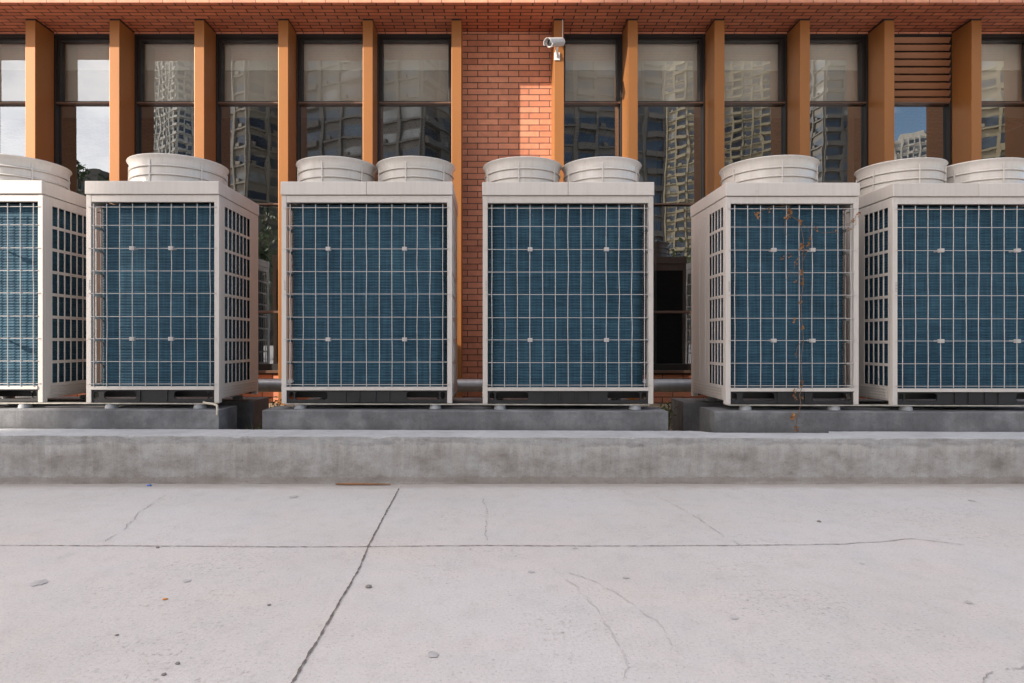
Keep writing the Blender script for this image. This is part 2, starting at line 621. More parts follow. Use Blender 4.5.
def make_unit(kind):
    twin = kind == 'twin'
    W = 1.262 if twin else .985
    h = W / 2
    w = h - .004            # half body width
    D = .79
    root = empty('air_conditioner')
    # cabinet
    b = MB()
    for s in (-1, 1):
        xa, xb = sorted((s * w, s * (w - .036)))
        b.box(xa, xb, 0, .028, 0, 1.529)                 # front post face
        xa, xb = sorted((s * w, s * (w - .004)))
        b.box(xa, xb, .028, .05, 0, 1.529)
        xa, xb = sorted((s * w, s * (w - .045)))
        b.box(xa, xb, D - .04, D, 0, 1.529)
    b.box(-w + .036, w - .036, .002, .03, 1.479, 1.529)      # header
    b.box(-w + .036, w - .036, -.006, .03, .097, .122)       # lower rail
    b.build('cabinet_frame', M['white'], root, .003)
    bx('back_panel', M['backcoil'], root, (-w + .045, w - .045, D - .014, D - .006, .10, 1.529))
    for (za, zb) in ((.10, .16), (1.44, 1.529)):
        bx('rear_rail', M['white'], root, (-w + .0455, w - .0455, D - .0055, D - .001, za, zb))
    bx('drain_tray', M['inside'], root, (-w + .006, w - .006, .034, D - .042, .092, .112))
    # cap
    for (xa, xb) in (((-h, -.0005), (.0005, h)) if twin else ((-h, h),)):
        b = MB()
        b.box(xa, xb, -.012, D + .012, 1.5330, 1.63)
        b.build('top_cap', M['white'], root, .005)
    # side panels
    for s in (1, -1):
        b = MB()
        if s == 1:
            y0, y1, cols = .105, .605, 7
            bar = .0115
        else:
            y0, y1, cols = .058, .352, 5
            bar = .0105
        us = [.0505]
        pitch = (y1 - y0 + bar) / cols
        holes = set()
        for c_ in range(cols):
            us += [y0 + c_ * pitch, y0 + c_ * pitch + pitch - bar]
        us.append(D - .0405)
        vs = [.03]
        rp = (1.465 - .137 + .022) / 8
        for r_ in range(8):
            vs += [.137 + r_ * rp, .137 + r_ * rp + rp - .022]
        vs.append(1.529)
        for i in range(1, len(us) - 2, 2):
            for j in range(1, len(vs) - 2, 2):
                holes.add((i, j))
        plate(us, vs, holes, .006, lambda u, v, k, s=s: Vector((s * (w - .001) - s * k, u, v)), b)
        p = b.build('side_panel', M['white'], root, .0015)
        # ridges pressed in the panel
        rb = MB()
        for k in range(4):
            z = .045 + k * .022
            xa, xb = sorted((s * w - s * .0005, s * (w + .004)))
            rb.box(xa, xb, .075, D - .06, z, z + .009)
        rb.build('pressed_ridge', M['white'], p, .002)
        if s == -1:
            for yy in (.43, .56):
                bx('pressed_seam', M['white'], p, (-w - .004, -w + .0005, yy, yy + .022, .15, 1.46), .002)
    # coil (U, rippled, with rounded corners)
    cxh = h - .043
    setb = .072
    rad = .085

    def path(off):
        pts = []
        X = cxh - off
        Yf = setb + off
        rr = rad - off * .5
        ye_r, ye_l = .66, .40
        pts.append((-X, ye_l))
        nseg = 6
        for k in range(nseg + 1):
            a = R(180 + 90 * k / nseg)
            pts.append((-X + rr + rr * math.cos(a), Yf + rr + rr * math.sin(a)))
        nx = 3
        for k in range(1, nx):
            pts.append((-X + rr + (2 * X - 2 * rr) * k / nx, Yf))
        for k in range(nseg + 1):
            a = R(270 + 90 * k / nseg)
            pts.append((X - rr + rr * math.cos(a), Yf + rr + rr * math.sin(a)))
        pts.append((X, ye_r))
        return pts
    b = MB()
    z0, z1, pitch = .113, 1.474, .0211
    nrow = int((z1 - z0) / pitch)
    prof = []
    for k in range(nrow):
        prof += [(z0 + k * pitch, .0052), (z0 + (k + .3) * pitch, .0009), (z0 + (k + .5) * pitch, 0), (z0 + (k + .72) * pitch, .0009)]
    prof.append((z1, .0055))
    np_ = len(path(0))
    V = []
    for (z, o_) in prof:
        V += [Vector((x, y, z)) for (x, y) in path(o_)]
    Fc = [(i * np_ + k, i * np_ + k + 1, (i + 1) * np_ + k + 1, (i + 1) * np_ + k) for i in range(len(prof) - 1) for k in range(np_ - 1)]
    n0 = len(V)
    V += [Vector((x, y, z0)) for (x, y) in path(.03)] + [Vector((x, y, z1)) for (x, y) in path(.03)]
    t0 = (len(prof) - 1) * np_
    for k in range(np_ - 1):
        Fc.append((n0 + k + 1, n0 + k, n0 + np_ + k, n0 + np_ + k + 1))
        Fc.append((t0 + k, t0 + k + 1, n0 + np_ + k + 1, n0 + np_ + k))
    b.add(V, Fc, 0, True)
    b.build('coil', M['coil'], root)
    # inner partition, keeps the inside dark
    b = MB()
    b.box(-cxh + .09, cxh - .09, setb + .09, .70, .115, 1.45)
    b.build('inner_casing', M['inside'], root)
    # front wire grille
    b = MB()
    wr = random.Random(3)
    nw, sp, half = (13, .0933, .56) if twin else (10, .0948, .4266)
    for k in range(nw):
        x = -half + k * sp
        b.tube([(x + (0 if q in (0, 6) else wr.gauss(0, .0016)), -.009, .118 + (1.463 - .118) * q / 6) for q in range(7)], .0028, 6)
    for i, z in enumerate(ZR):
        hw = w - .018 if i % 2 == 0 else w - .033
        b.tube([(-hw, -.003, z), (hw, -.003, z)], .0026, 6)
    b.build('wire_grille', M['wire'], root)
    ci = (3, 9) if twin else (3, 6)
    for i in ci:
        for z in (ZR[2], ZR[6]):
            b = MB()
            x = -half + i * sp
            b.box(x - .017, x + .017, -.026, .004, z - .015, z + .013)
            b.box(x - .006, x + .006, .004, .06, z - .006, z + .006)
            b.build('wire_clip', M['clip'], root, .003)
    for s in (-1, 1):
        for z in (1.505, ZR[0] + .012, ZR[2] - .012, ZR[4] - .012, ZR[6] - .012, ZR[8]):
            b = MB()
            b.lathe([(.0001, -.004), (.006, -.003), (.007, .0)], 8, (s * (w - .014), -.0005, z - .004), 0, Matrix.Rotation(R(-90), 4, 'X') @ Matrix.Scale(-1, 4, (0, 0, 1)))
            b.build('screw', M['screw'], root)
    # tiny worn lettering up the left post
    b = MB()
    zz = .835
    for k in range(7):
        hgt = (.012, .008, .011, .006, .012, .007, .010)[k]
        b.box(-w + .020, -w + .020 + hgt, -.0016, .0006, zz + k * .0105, zz + k * .0105 + .005)
    b.build('post_marking', M['mark'], root)
    # base with fork slots
    if twin:
        slots = [(-h + .10, -h + .34), (h - .34, h - .10)]
    else:
        slots = [(-h + .13, -h + .368), (h - .34, h - .09)]
    for yb, nm in ((.016, 'base_beam'), (D - .03, 'base_beam')):
        loops = [[(-w + .037, .006), (w - .037, .006), (w - .037, .0965), (-w + .037, .0965)]]
        for (a, c_) in slots:
            loops.append(rrect(a, c_, .027, .086, .022))
        for s in (-1, 1):
            loops.append(rrect(s * (h - .072) - .018, s * (h - .072) + .018, .03, .085, .017))
        curve_plate(nm, loops, .012, M['black'], root, Matrix.Translation((0, yb, 0)) @ Matrix.Rotation(R(90), 4, 'X'))
    bx('slot_dark_block', M['black'], root, (-w + .05, w - .05, .12, D - .12, .034, .088))  # black block added behind the fork slots to keep them dark
    for xr in (-.16, -.06, .06, .16) if twin else (-.10, .10):
        bx('stiffener', M['black'], root, (xr - .006, xr + .006, .003, .0098, .01, .0955))
    for s in (-1, 1):
        for yy in (.0, D - .09):
            b = MB()
            x = s * (h - .13 if twin else h - .165)
            b.lathe([(.0001, -.008), (.040, -.008), (.046, -.042), (.0001, -.042)], 18, (x, yy + .045, 0))
            b.build('foot_pad', M['rubber'], root)
    # fan shrouds
    fx, rl = ((-.315, .315), .312) if twin else ((0,), .366)
    rb_ = rl - .018
    for x in fx:
        b = MB()
        prof = [(rb_ + .004, 0), (rb_, .012)]
        for zr in (.064, .130):
            prof += [(rb_ - .001, zr - .007), (rb_ - .008, zr - .006), (rb_ - .008, zr - .001), (rb_ + .008, zr), (rb_ + .009, zr + .004), (rb_ + .003, zr + .010), (rb_ - .001, zr + .012)]
        prof += [(rb_ + .001, .166), (rb_ + .005, .186), (rb_ + .012, .200), (rl, .207), (rl + .003, .212), (rl + .001, .217), (rl - .004, .219), (rl - .010, .215), (rb_ - .012, .15), (rb_ - .014, 0)]
        b.lathe(prof, 64, (x, .40, 1.63))
        sh = b.build('fan_shroud', M['shroud'], root)
        for k in range(6):
            a = R(22 + 60 * k)
            b = MB()
            mt = Matrix.Translation((x, .40, 1.63)) @ Matrix.Rotation(a, 4, 'Z')
            b.box(rb_ - .004, rb_ + .0100, -.0045, .0045, .004, .178, 0, mt)
            b.build('shroud_rib', M['shroud'], sh, .002)
        b = MB()
        for k in range(6):
            rr = rb_ * (k + 1) / 6.6
            pts = [(x + rr * math.cos(2 * PI * q / 28), .40 + rr * math.sin(2 * PI * q / 28), 1.63 + .165) for q in range(29)]
            b.tube(pts, .0025, 5, 0, False)
        for k in range(4):
            a = PI * k / 4
            b.tube([(x - (rb_ - .008) * math.cos(a), .40 - (rb_ - .008) * math.sin(a), 1.793), (x + (rb_ - .008) * math.cos(a), .40 + (rb_ - .008) * math.sin(a), 1.793)], .0025, 5)
        b.build('fan_guard', M['wire'], sh)
    return root


single = make_unit('single')
twin = make_unit('twin')
kids = kids_of()
GU = 'air conditioners in a row on concrete plinths'
UN = [(-3.268 - .4925, single, 'off white air conditioner at the left frame edge with sunlit pale teal coil'),
      ((85.7 + 219.6) / 2, single, 'narrow one-fan air conditioner under the reflected sky with a beige cable at its foot'),
      ((281.1 + 452.5) / 2, twin, 'wide two-fan air conditioner between orange pillars, left of the brick wall gap'),
      ((482.5 + 653.7) / 2, twin, 'wide two-fan air conditioner seen square on, below the security camera'),
      ((725.7 + 858.9) / 2, single, 'one-fan air conditioner with dry brown vine hanging over its teal coil'),
      (2.970 + .631, twin, 'wide two-fan air conditioner cut off by the right edge, below the louvre')]
used = set()


def uz(x):
    return .4955 - .0027 * x


unit_x = []
for (c, proto, lab) in UN:
    x = c if abs(c) < 10 else (c - CX) / F * UY
    unit_x.append(x)
    if proto.name in used:
        o = copy_tree(proto, kids)
    else:
        o = proto
        used.add(proto.name)
    o.location = (x, UY, uz(x))
    tag(o, lab, 'air conditioner', GU)

# ---------------------------------------------------------------- plinths and rails
def plinth(x0, x1, y0, y1, lab, zoff=-.042, xr=None):
    b = MB()
    n = 24
    V, Fc = [], []
    for i in range(n + 1):
        x = x0 + (x1 - x0) * i / n
        zt = uz(x) + zoff
        j = rnd.uniform(-.0015, .0015)
        V += [(x, y0 + j, .05), (x, y0 + j * 1.5, zt - .006), (x, y0 + .007, zt + j * .4), (x, y1 - .006, zt), (x, y1, zt - .006), (x, y1, .05)]
    for i in range(n):
        for k in range(5):
            Fc.append((i * 6 + k, (i + 1) * 6 + k, (i + 1) * 6 + k + 1, i * 6 + k + 1))
    Fc.append(tuple(range(5, -1, -1)))
    Fc.append(tuple(n * 6 + k for k in range(6)))
    b.add(V, Fc)
    o = b.build('concrete_plinth', M['plinth'], None)
    return tag(o, lab, 'plinth', 'concrete plinths under the air conditioners')


PX = [(-6.2, -1.940), (-1.626, 1.298), (1.635, 6.0)]
PR = [(-6.2, -1.955), (-1.55, 1.22), (1.63, 6.0)]
nm = ['under the sunlit end of the row at left', 'under the two middle wide units', 'with the dry vine trailing over its face']
nmr = ['left of the green weed, behind the drain cable', 'hidden behind the middle plinth, under the rear feet', 'dark and streaked, right of the tallest weed']
for (a, b_), s in zip(PX, nm):
    plinth(a, b_, 4.54, 4.87, 'long dark grey front plinth ' + s)
for (a, b_), s in zip(PR, nmr):
    plinth(a, b_, 5.26, 5.62, 'rear grey plinth ' + s)
RX = [(-6.1, unit_x[1] + .47), (unit_x[2] - .60, unit_x[3] + .60), (unit_x[4] - .47, 6.0)]
for (a, b_), s in zip(RX, ('under the two left units', 'joining the two middle units', 'under the vine-covered unit and its neighbour')):
    b = MB()
    V = []
    for x in (a, b_):
        z = uz(x)
        V += [(x, UY + .002, z - .0085), (x, UY + .05, z - .0085), (x, UY + .05, z - .0005), (x, UY + .002, z - .0005)]
    b.add(V, [(0, 4, 5, 1), (1, 5, 6, 2), (2, 6, 7, 3), (3, 7, 4, 0), (0, 1, 2, 3), (4, 7, 6, 5)])
    tag(b.build('steel_rail', M['rail']), 'thin worn steel rail along the plinth top ' + s, 'rail', 'steel rails under the units')

# ---------------------------------------------------------------- curb
b = MB()
xs = [-9 + .04 * i for i in range(451)]
NX0, NX1 = 1.50, 2.43
V, Fc = [], []
npf = 9
for x in xs:
    zt = .317 - .0033 * x
    e = rnd.uniform(-.0025, .0025)
    chip = rnd.random() < .04
    back = 4.515
    if NX0 < x < NX1:
        back = 4.515 - min(.085, (x - NX0) * 1.1)
    wob = .004 * math.sin(x * 2.1) + .003 * math.sin(x * 5.3 + 1)
    V += [(x, 4.214 + rnd.uniform(-.006, .006) + wob, -.004), (x, 4.217 + wob, .004 + rnd.uniform(-.002, .002)), (x, 4.218 + wob * .5, .016 + rnd.uniform(-.004, .004)),
          (x, 4.214 + e + wob * .4, .12), (x, 4.210 + e + wob * .4, .22), (x, 4.204 + e, zt - .004 - (.009 if chip else 0)),
          (x, 4.208 + (.010 if chip else 0) + e, zt + e * .4), (x, back, zt + .001 + e * .3), (x, back, .2)]
for i in range(len(xs) - 1):
    for k in range(npf - 1):
        Fc.append((i * npf + k, (i + 1) * npf + k, (i + 1) * npf + k + 1, i * npf + k + 1))
b.add(V, Fc)
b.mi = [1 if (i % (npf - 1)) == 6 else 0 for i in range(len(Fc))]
tag(b.build('concrete_curb', [M['curb'], M['kerb_lit_top']]), 'long low weathered concrete kerb wall along the pale ground', 'kerb')

# ---------------------------------------------------------------- ground
b = MB()
b.add([(-400, -400, 0), (400, -400, 0), (400, 400, 0), (-400, 400, 0)], [(0, 1, 2, 3)])
ground = b.build('ground', M['ground'])
tag(ground, kind='structure')
b = MB()
V, Fc = [], []
nx, ny = 120, 18
for j in range(ny + 1):
    for i in range(nx + 1):
        V.append((-9 + 18 * i / nx, 4.5 + 2.52 * j / ny, min(.268, max(.13, .13 + (4.5 + 2.52 * j / ny - 5.3) * .14)) + rnd.uniform(-.010, .010)))
for j in range(ny):
    for i in range(nx):
        a = j * (nx + 1) + i
        Fc.append((a, a + 1, a + nx + 2, a + nx + 1))
b.add(V, Fc, 0, True)
tag(b.build('soil', M['soil']), kind='structure')


def strip(name, pts, width, m, z, jit=.004, step=.012):
    P = [gp(*p) for p in pts]
    L = []
    for a, c_ in zip(P, P[1:]):
        n = max(2, int((c_ - a).length / step))
        for k in range(n):
            L.append(a.lerp(c_, k / n))
    L.append(P[-1])
    V, Fc = [], []
    drift = 0
    for i, p in enumerate(L):
        d = (L[min(i + 1, len(L) - 1)] - L[max(i - 1, 0)])
        d.z = 0
        d.normalize()
        nrm = Vector((-d.y, d.x, 0))
        drift = drift * .9 + rnd.uniform(-jit, jit)
        wv = width * rnd.uniform(.35, 1.45)
        q = p + nrm * drift
        V += [(q + nrm * wv / 2 + Vector((0, 0, z))), (q - nrm * wv / 2 + Vector((0, 0, z)))]
    Fc = [(2 * i, 2 * i + 1, 2 * i + 3, 2 * i + 2) for i in range(len(L) - 1)]
    if name == 'hairline_crack':
        Fc = [f for i, f in enumerate(Fc) if math.sin(i * .37 + len(L)) + rnd.uniform(-.6, .6) > -.55]
    bb = MB()
    bb.add(V, Fc)
    return bb.build(name, m, ground)


strip('crack', [(399, 489), (392, 502), (381, 523), (368, 546.5), (357, 573), (345, 592), (325, 628), (306, 660), (286, 693)], .0068, M['crack'], .004, .0012)
strip('joint', [(-60, 545.5), (40, 545.8), (150, 546.4), (260, 547), (368, 547), (480, 546), (600, 546.3), (700, 546), (760, 545.5), (840, 544.5)], .0055, M['crack'], .003, .0012)
strip('joint', [(840, 544.5), (880, 542), (912, 539.5), (940, 542), (965, 545)], .005, M['hair'], .003, .003)
strip('hairline_crack', [(482.5, 498), (486, 512), (486.5, 523), (483.8, 535), (484, 546)], .0036, M['hair'], .003, .006)
strip('hairline_crack', [(655, 495), (680, 508), (697, 518), (714, 530), (728, 538), (742, 545.5)], .0036, M['hair'], .003, .006)
strip('hairline_crack', [(165, 496), (137, 515), (130, 524), (106, 542)], .0036, M['hair'], .003, .006)
strip('hairline_crack', [(568, 573), (600, 585), (632, 603), (655, 622), (673, 645)], .0036, M['faint'], .003, .006)
strip('hairline_crack', [(553, 568), (575, 586), (592, 604), (612, 635), (625, 657), (626, 690)], .0036, M['faint'], .003, .006)
strip('hairline_crack', [(965, 690), (990, 675), (1012, 669), (1040, 664)], .0036, M['hair'], .003, .006)


def blob(px, py, rx, ry, m, name):
    p = gp(px, py)
    n = 16
    V = []
    for k in range(n):
        a = 2 * PI * k / n
        q = rnd.uniform(.7, 1.15)
        V.append((p.x + rx * q * math.cos(a), p.y + ry * q * math.sin(a), .0025))
    bb = MB()
    bb.add(V, [tuple(range(n))])
    return bb.build(name, m, ground)


for (px, py, r_) in ((433, 655, .018), (734, 618, .014), (969, 603, .013), (531, 572, .014), (862, 564, .010), (972, 501, .018), (40, 583, .03), (187, 581, .016), (293, 497, .03), (626, 578, .012), (575, 548.5, .01)):
    blob(px, py, r_, r_ * 1.1, M['stain'], 'stain')


def pebble(px, py, r_, m, label, name='pebble', cat='pebble', grp='pebbles on the ground', flat=.55):
    bm = bmesh.new()
    bmesh.ops.create_icosphere(bm, subdivisions=2, radius=r_)
    for v in bm.verts:
        v.co *= rnd.uniform(.82, 1.15)
        v.co.x *= 1.25
        v.co.z *= flat
    me = bpy.data.meshes.new(name)
    bm.to_mesh(me)
    bm.free()
    me.materials.append(m)
    for p in me.polygons:
        p.use_smooth = True
    o = bpy.data.objects.new(name, me)
    C.objects.link(o)
    o.location = gp(px, py) + Vector((0, 0, r_ * flat * .8))
    tag(o, label, cat, grp)
    return o


pebble(368.5, 587.5, .011, M['stone'], 'grey stone chip just right of the long dark crack')
pebble(269, 605.5, .006, M['stone'], 'dark pebble left of the long dark crack')
pebble(117, 635.5, .005, M['stone'], 'small dark pebble on the lower left concrete')
pebble(177.5, 664, .006, M['stone'], 'dark pebble near the bottom edge at left, upper of two')
pebble(164, 675, .006, M['stone'], 'dark pebble near the bottom edge at left, lower of two')
pebble(157.5, 548, .007, M['stone'], 'dark pebble lying in the joint line at left')
pebble(819, 522, .009, M['stone'], 'brown pebble on the concrete below the vine')
pebble(165, 599.5, .008, M['orange'], 'small orange leaf scrap on the concrete', 'leaf_scrap', 'leaf', None, .35)
pebble(149, 486, .014, M['blue'], 'crushed blue plastic cap at the kerb foot', 'plastic_cap', 'litter', None, .45)
a, c_ = gp(336, 484.8), gp(391, 485.2)
b = MB()
b.tube([a + Vector((0, -.01, .008)), a.lerp(c_, .3) + Vector((0, -.012, .010)), a.lerp(c_, .7) + Vector((0, -.008, .008)), c_ + Vector((0, -.012, .008))], [.006, .008, .007, .004], 6)
tag(b.build('stick', M['stick']), 'thin brown stick lying along the kerb foot', 'stick')

# ---------------------------------------------------------------- brick building
WY = 7.0
SZ = EYE + 309.5 * WY / F        # soffit underside 4.393
FY = 6.41
bld = empty('brick_building', (0, WY, 0))
tag(bld, 'red brick building with orange metal pillars and tall dark windows', 'building')
inv = Matrix.Translation((0, -WY, 0))


def B(mb, name, m, parent=None, bevel=0.0):
    """build in world coordinates under the building"""
    o = mb.build(name, m, parent or bld, bevel)
    o.matrix_parent_inverse = Matrix.Translation((0, -WY, 0))
    return o


def BP(mb, name, m, parent, bevel=0.0):
    return mb.build(name, m, parent, bevel)


X0W, X1W = -8.5, 8.5
pil_px = [(25.8, 34.8), (109.4, 119.4), (194.3, 204.1), (278.2, 288.2), (362.6, 372.9), (451.2, 461.7), (554, 564.1), (627.9, 637.9), (714.9, 724.3), (800.1, 810), (884.5, 894.5), (971.5, 981.8)]
pil = [((p[0] + p[1]) / 2 - CX) / F * 6.707 for p in pil_px]
pil = [pil[0] - 1.8, pil[0] - .9] + pil + [pil[-1] + .92, pil[-1] + 1.84]
PW = .053
# brick between the two middle pillars
iC = 7
bays = []
for i in range(len(pil) - 1):
    bays.append((pil[i] + PW, pil[i + 1] - PW))
brick_bay = bays[iC]
bb = MB()
bb.box(brick_bay[0] - PW, brick_bay[1] + PW, WY, WY + .25, .15, SZ)
B(bb, 'brick_wall', M['brick'])
bb = MB()
bb.box(X0W, brick_bay[0] - PW, WY - .002, WY + .25, .15, .585)
B(bb, 'brick_base', M['brick'])
bb = MB()
bb.box(brick_bay[1] + PW, X1W, WY - .002, WY + .25, .15, .585)
B(bb, 'brick_base', M['brick'])
bb = MB()
bb.box(X0W, brick_bay[0] - PW, WY - .001, WY + .25, SZ - .025, SZ)
B(bb, 'brick_lintel', M['brick'])
bb = MB()
bb.box(brick_bay[1] + PW, X1W, WY - .001, WY + .25, SZ - .025, SZ)
B(bb, 'brick_lintel', M['brick'])
for (xa, xb) in ((X0W, bays[0][0] - 2 * PW), (bays[-1][1] + 2 * PW, X1W)):
    bb = MB()
    bb.box(xa, xb, WY, WY + .25, .586, SZ - .026)
    B(bb, 'brick_wall', M['brick'])
bb = MB()
bb.box(X0W, X1W, FY + .001, WY + 5.2, SZ + .0005, SZ + .25)
B(bb, 'soffit', M['soffit'])
bb = MB()
bb.box(X0W, X1W, FY - .012, FY, SZ + .004, SZ + 1.6)
B(bb, 'fascia', M['fascia'])
bb = MB()
bb.box(X0W, X1W, FY + .001, WY + 5.2, SZ + .25, SZ + 1.55)
B(bb, 'roof', M['brick'])
# interior
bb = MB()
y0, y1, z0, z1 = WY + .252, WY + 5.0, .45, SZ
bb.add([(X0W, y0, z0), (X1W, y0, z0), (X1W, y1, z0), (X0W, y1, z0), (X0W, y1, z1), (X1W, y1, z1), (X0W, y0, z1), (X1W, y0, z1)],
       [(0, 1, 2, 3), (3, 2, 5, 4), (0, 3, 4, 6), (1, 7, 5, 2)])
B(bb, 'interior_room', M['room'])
# a few things inside: column and tables hinted behind the glass
for xx in (-3.0, 1.9, 4.6):
    bb = MB()
    bb.box(xx, xx + .4, WY + 1.6, WY + 2.0, .451, SZ - .001)
    B(bb, 'interior_column', M['blind2'])

for i, x in enumerate(pil):
    bb = MB()
    bb.box(x - PW, x + PW, 6.707, WY - .003, .28, SZ - .020)
    p = B(bb, 'pillar', M['pillar'], None, .003)
    bb = MB()
    bb.box(x - PW + .001, x + PW - .001, 6.709, WY - .004, SZ - .020, SZ - .0005)
    q = bb.build('shadow_gap', M['frame'], p)
T1, T2, T3, SILL, HEAD = 3.608, 2.482, 1.282, .704, SZ - .0255
pane_rnd = random.Random(11)


def pane(x0, x1, z0, z1, y, m, parent, tilt):
    cx, cz = (x0 + x1) / 2, (z0 + z1) / 2
    w_, h_ = (x1 - x0) / 2, (z1 - z0) / 2
    mb = MB()
    mb.add([(-w_, 0, -h_), (w_, 0, -h_), (w_, 0, h_), (-w_, 0, h_)], [(0, 1, 2, 3)])
    o = mb.build('pane', m, parent)
    o.location = (cx, y, cz)
    o.rotation_euler = (tilt[0], 0, tilt[1])
    return o


for i, (a, c_) in enumerate(bays):
    if i == iC:
        continue
    lou = i == 12
    a0, c0 = a - PW + .001, c_ + PW - .001
    fr = MB()
    yA, yB = WY + .002, WY + .11
    # outer frame
    fr.box(a0, a + .018, yA, yB, .586, HEAD)
    fr.box(c_ - .018, c0, yA, yB, .586, HEAD)
    fr.box(a + .018, c_ - .018, yA, yB, HEAD - .034, HEAD)
    fr.box(a + .018, c_ - .018, yA - .01, yB, .586, SILL)
    if not lou:
        # opening sash of the upper light
        fr.box(a + .018, a + .052, yA + .02, yB, T1 + .0095, HEAD - .034)
        fr.box(c_ - .052, c_ - .018, yA + .02, yB, T1 + .0095, HEAD - .034)
        fr.box(a + .052, c_ - .052, yA + .02, yB, HEAD - .058, HEAD - .034)
        fr.box(a + .052, c_ - .052, yA + .02, yB, T1 + .0095, T1 + .026)
    fo = B(fr, 'window', M['frame'], None, .002)
    for z, hh in ((T1, .018), (T2, .018), (T3, .026)):
        tb = MB()
        tb.box(a + .0185, c_ - .0185, yA - .004, yB, z - hh / 2, z + hh / 2)
        tb.build('transom', M['transom'], fo, .002)
    tl = lambda s=.0045: (pane_rnd.uniform(-s, s), pane_rnd.uniform(-s, s))
    tp = tl()
    if lou:
        for k in range(9):
            z = T1 + .055 + k * .0845
            lb = MB()
            mt = Matrix.Translation((0, WY + .03, z)) @ Matrix.Rotation(R(38), 4, 'X')
            lb.box(a + .019, c_ - .019, -.045, .035, -.006, .006, 0, mt)
            lb.box(a + .019, c_ - .019, -.051, -.045, -.040, .020, 0, mt)
            lb.build('louvre_slat', M['louver'], fo)
        lb = MB()
        lb.box(a + .019, c_ - .019, yB - .02, yB, T1 + .017, HEAD - .056)
        lb.build('louvre_backing', M['inside'], fo)
    else:
        pane(a + .0525, c_ - .0525, T1 + .0265, HEAD - .0585, WY + .06, M['glass_up'], fo, tp)
    tq = (tp[0] + pane_rnd.uniform(-.0015, .0015), tp[1] + pane_rnd.uniform(-.0015, .0015))
    pane(a + .019, c_ - .019, T2 + .012, T1 - .0095, WY + .05, M['glass'], fo, tq)
    pane(a + .019, c_ - .019, T3 + .016, T2 - .012, WY + .05, M['glass'], fo, tl(.003))
    pane(a + .019, c_ - .019, SILL + .001, T3 - .016, WY + .05, M['glass'], fo, tl(.003))
    if not lou:
        bb = MB()
        bb.box(a - .03, c_ + .03, WY + .15, WY + .16, 4.03 - .0005, SZ - .004)
        bb.build('blind', M['blind'], fo)
        bb = MB()
        bb.box(a - .03, c_ + .03, WY + .165, WY + .175, 3.50, 4.06)
        bb.build('blind_hem', M['blind2'], fo)
    # sill
    sb = MB()
    sb.box(a + .002, c_ - .002, WY - .035, WY - .009, SILL - .1, SILL - .07)
    sb.build('sill', M['transom'], fo, .003)

# ---------------------------------------------------------------- pipe along the wall
b = MB()
b.tube([(-8, 6.2, .521), (8, 6.2, .521)], .064, 24)
pp = b.build('insulated_pipe', M['pipewrap'])
tag(pp, 'silver wrapped pipe running low along the wall behind the units', 'pipe')
for x in [-7 + .95 * k for k in range(16)]:
    b = MB()
    b.lathe([(.0642, -.012), (.0668, -.010), (.0668, .010), (.0642, .012)], 24, (x, 6.2, .521), 0, Matrix.Rotation(R(90), 4, 'Y'))
    b.build('pipe_band', M['pipewrap'], pp)
    if int(x * 10) % 3 == 0:
        bx('pipe_bracket', M['rail'], pp, (x - .02, x + .02, 6.17, 6.23, .25, .458))

# ---------------------------------------------------------------- security camera
cam_pos = Vector((.708, 6.58, 4.075))
sec = empty('security_camera', (.735, 6.707, 3.985))
tag(sec, 'white bullet security camera fixed near the top of the orange pillar', 'security camera')
ax = Vector((-.66, -.68, -.34)).normalized()
q = ax.to_track_quat('Z', 'Y').to_matrix().to_4x4()
mtc = Matrix.Translation(cam_pos - sec.location) @ q


def lathe_m(prof, n, name, m, parent, mt):
    bb_ = MB()
    bb_.lathe(prof, n, (0, 0, 0), 0, mt)
    return bb_.build(name, m, parent)


hs = lathe_m([(.0001, -.125), (.032, -.122), (.038, -.11), (.040, .085), (.044, .09), (.044, .115), (.037, .118), (.035, .105), (.0001, .104)], 24, 'housing', M['steelg'], sec, mtc)
lathe_m([(.0001, .109), (.032, .107)], 20, 'front_glass', M['lens'], hs, mtc)
lathe_m([(.0001, .1125), (.012, .111), (.013, .1075)], 16, 'lens', M['lens'], hs, mtc)
# sunshield: open arc above the housing
b = MB()
V, Fc = [], []
upl = (q.inverted() @ Vector((0, 0, 1)))
a0 = math.atan2(upl.y, upl.x)
n = 14
for k in range(n + 1):
    t = a0 + R(-105 + 210 * k / n)
    for (r_, z) in ((.050, -.10), (.050, .150), (.047, .150), (.047, -.10)):
        V.append(mtc @ Vector((r_ * math.cos(t), r_ * math.sin(t), z)))
for k in range(n):
    for j in range(4):
        Fc.append((k * 4 + j, k * 4 + (j + 1) % 4, k * 4 + 4 + (j + 1) % 4, k * 4 + 4 + j))
b.add(V, Fc, 0, True)
b.build('sunshield', M['steelg'], sec)
b = MB()
b.box(-.030, .030, -.014, -.001, -.042, .042)
b.build('mount_plate', M['steelg'], sec, .004)
rel = cam_pos - sec.location
b = MB()
b.tube([(0, -.012, 0), (0, -.05, .002), (rel.x * .6, rel.y * .75, .02), (rel.x + .02, rel.y + .02, rel.z - .036)], [.02, .015, .013, .014], 12)
b.build('bracket_arm', M['steelg'], sec)
b = MB()
b.tube([mtc @ Vector((0, 0, -.12)), mtc @ Vector((0, 0, -.16)), (.055, -.02, .16), (.058, -.006, .30), (.058, -.006, .39)], .004, 6)
b.build('camera_cable', M['steelg'], sec)

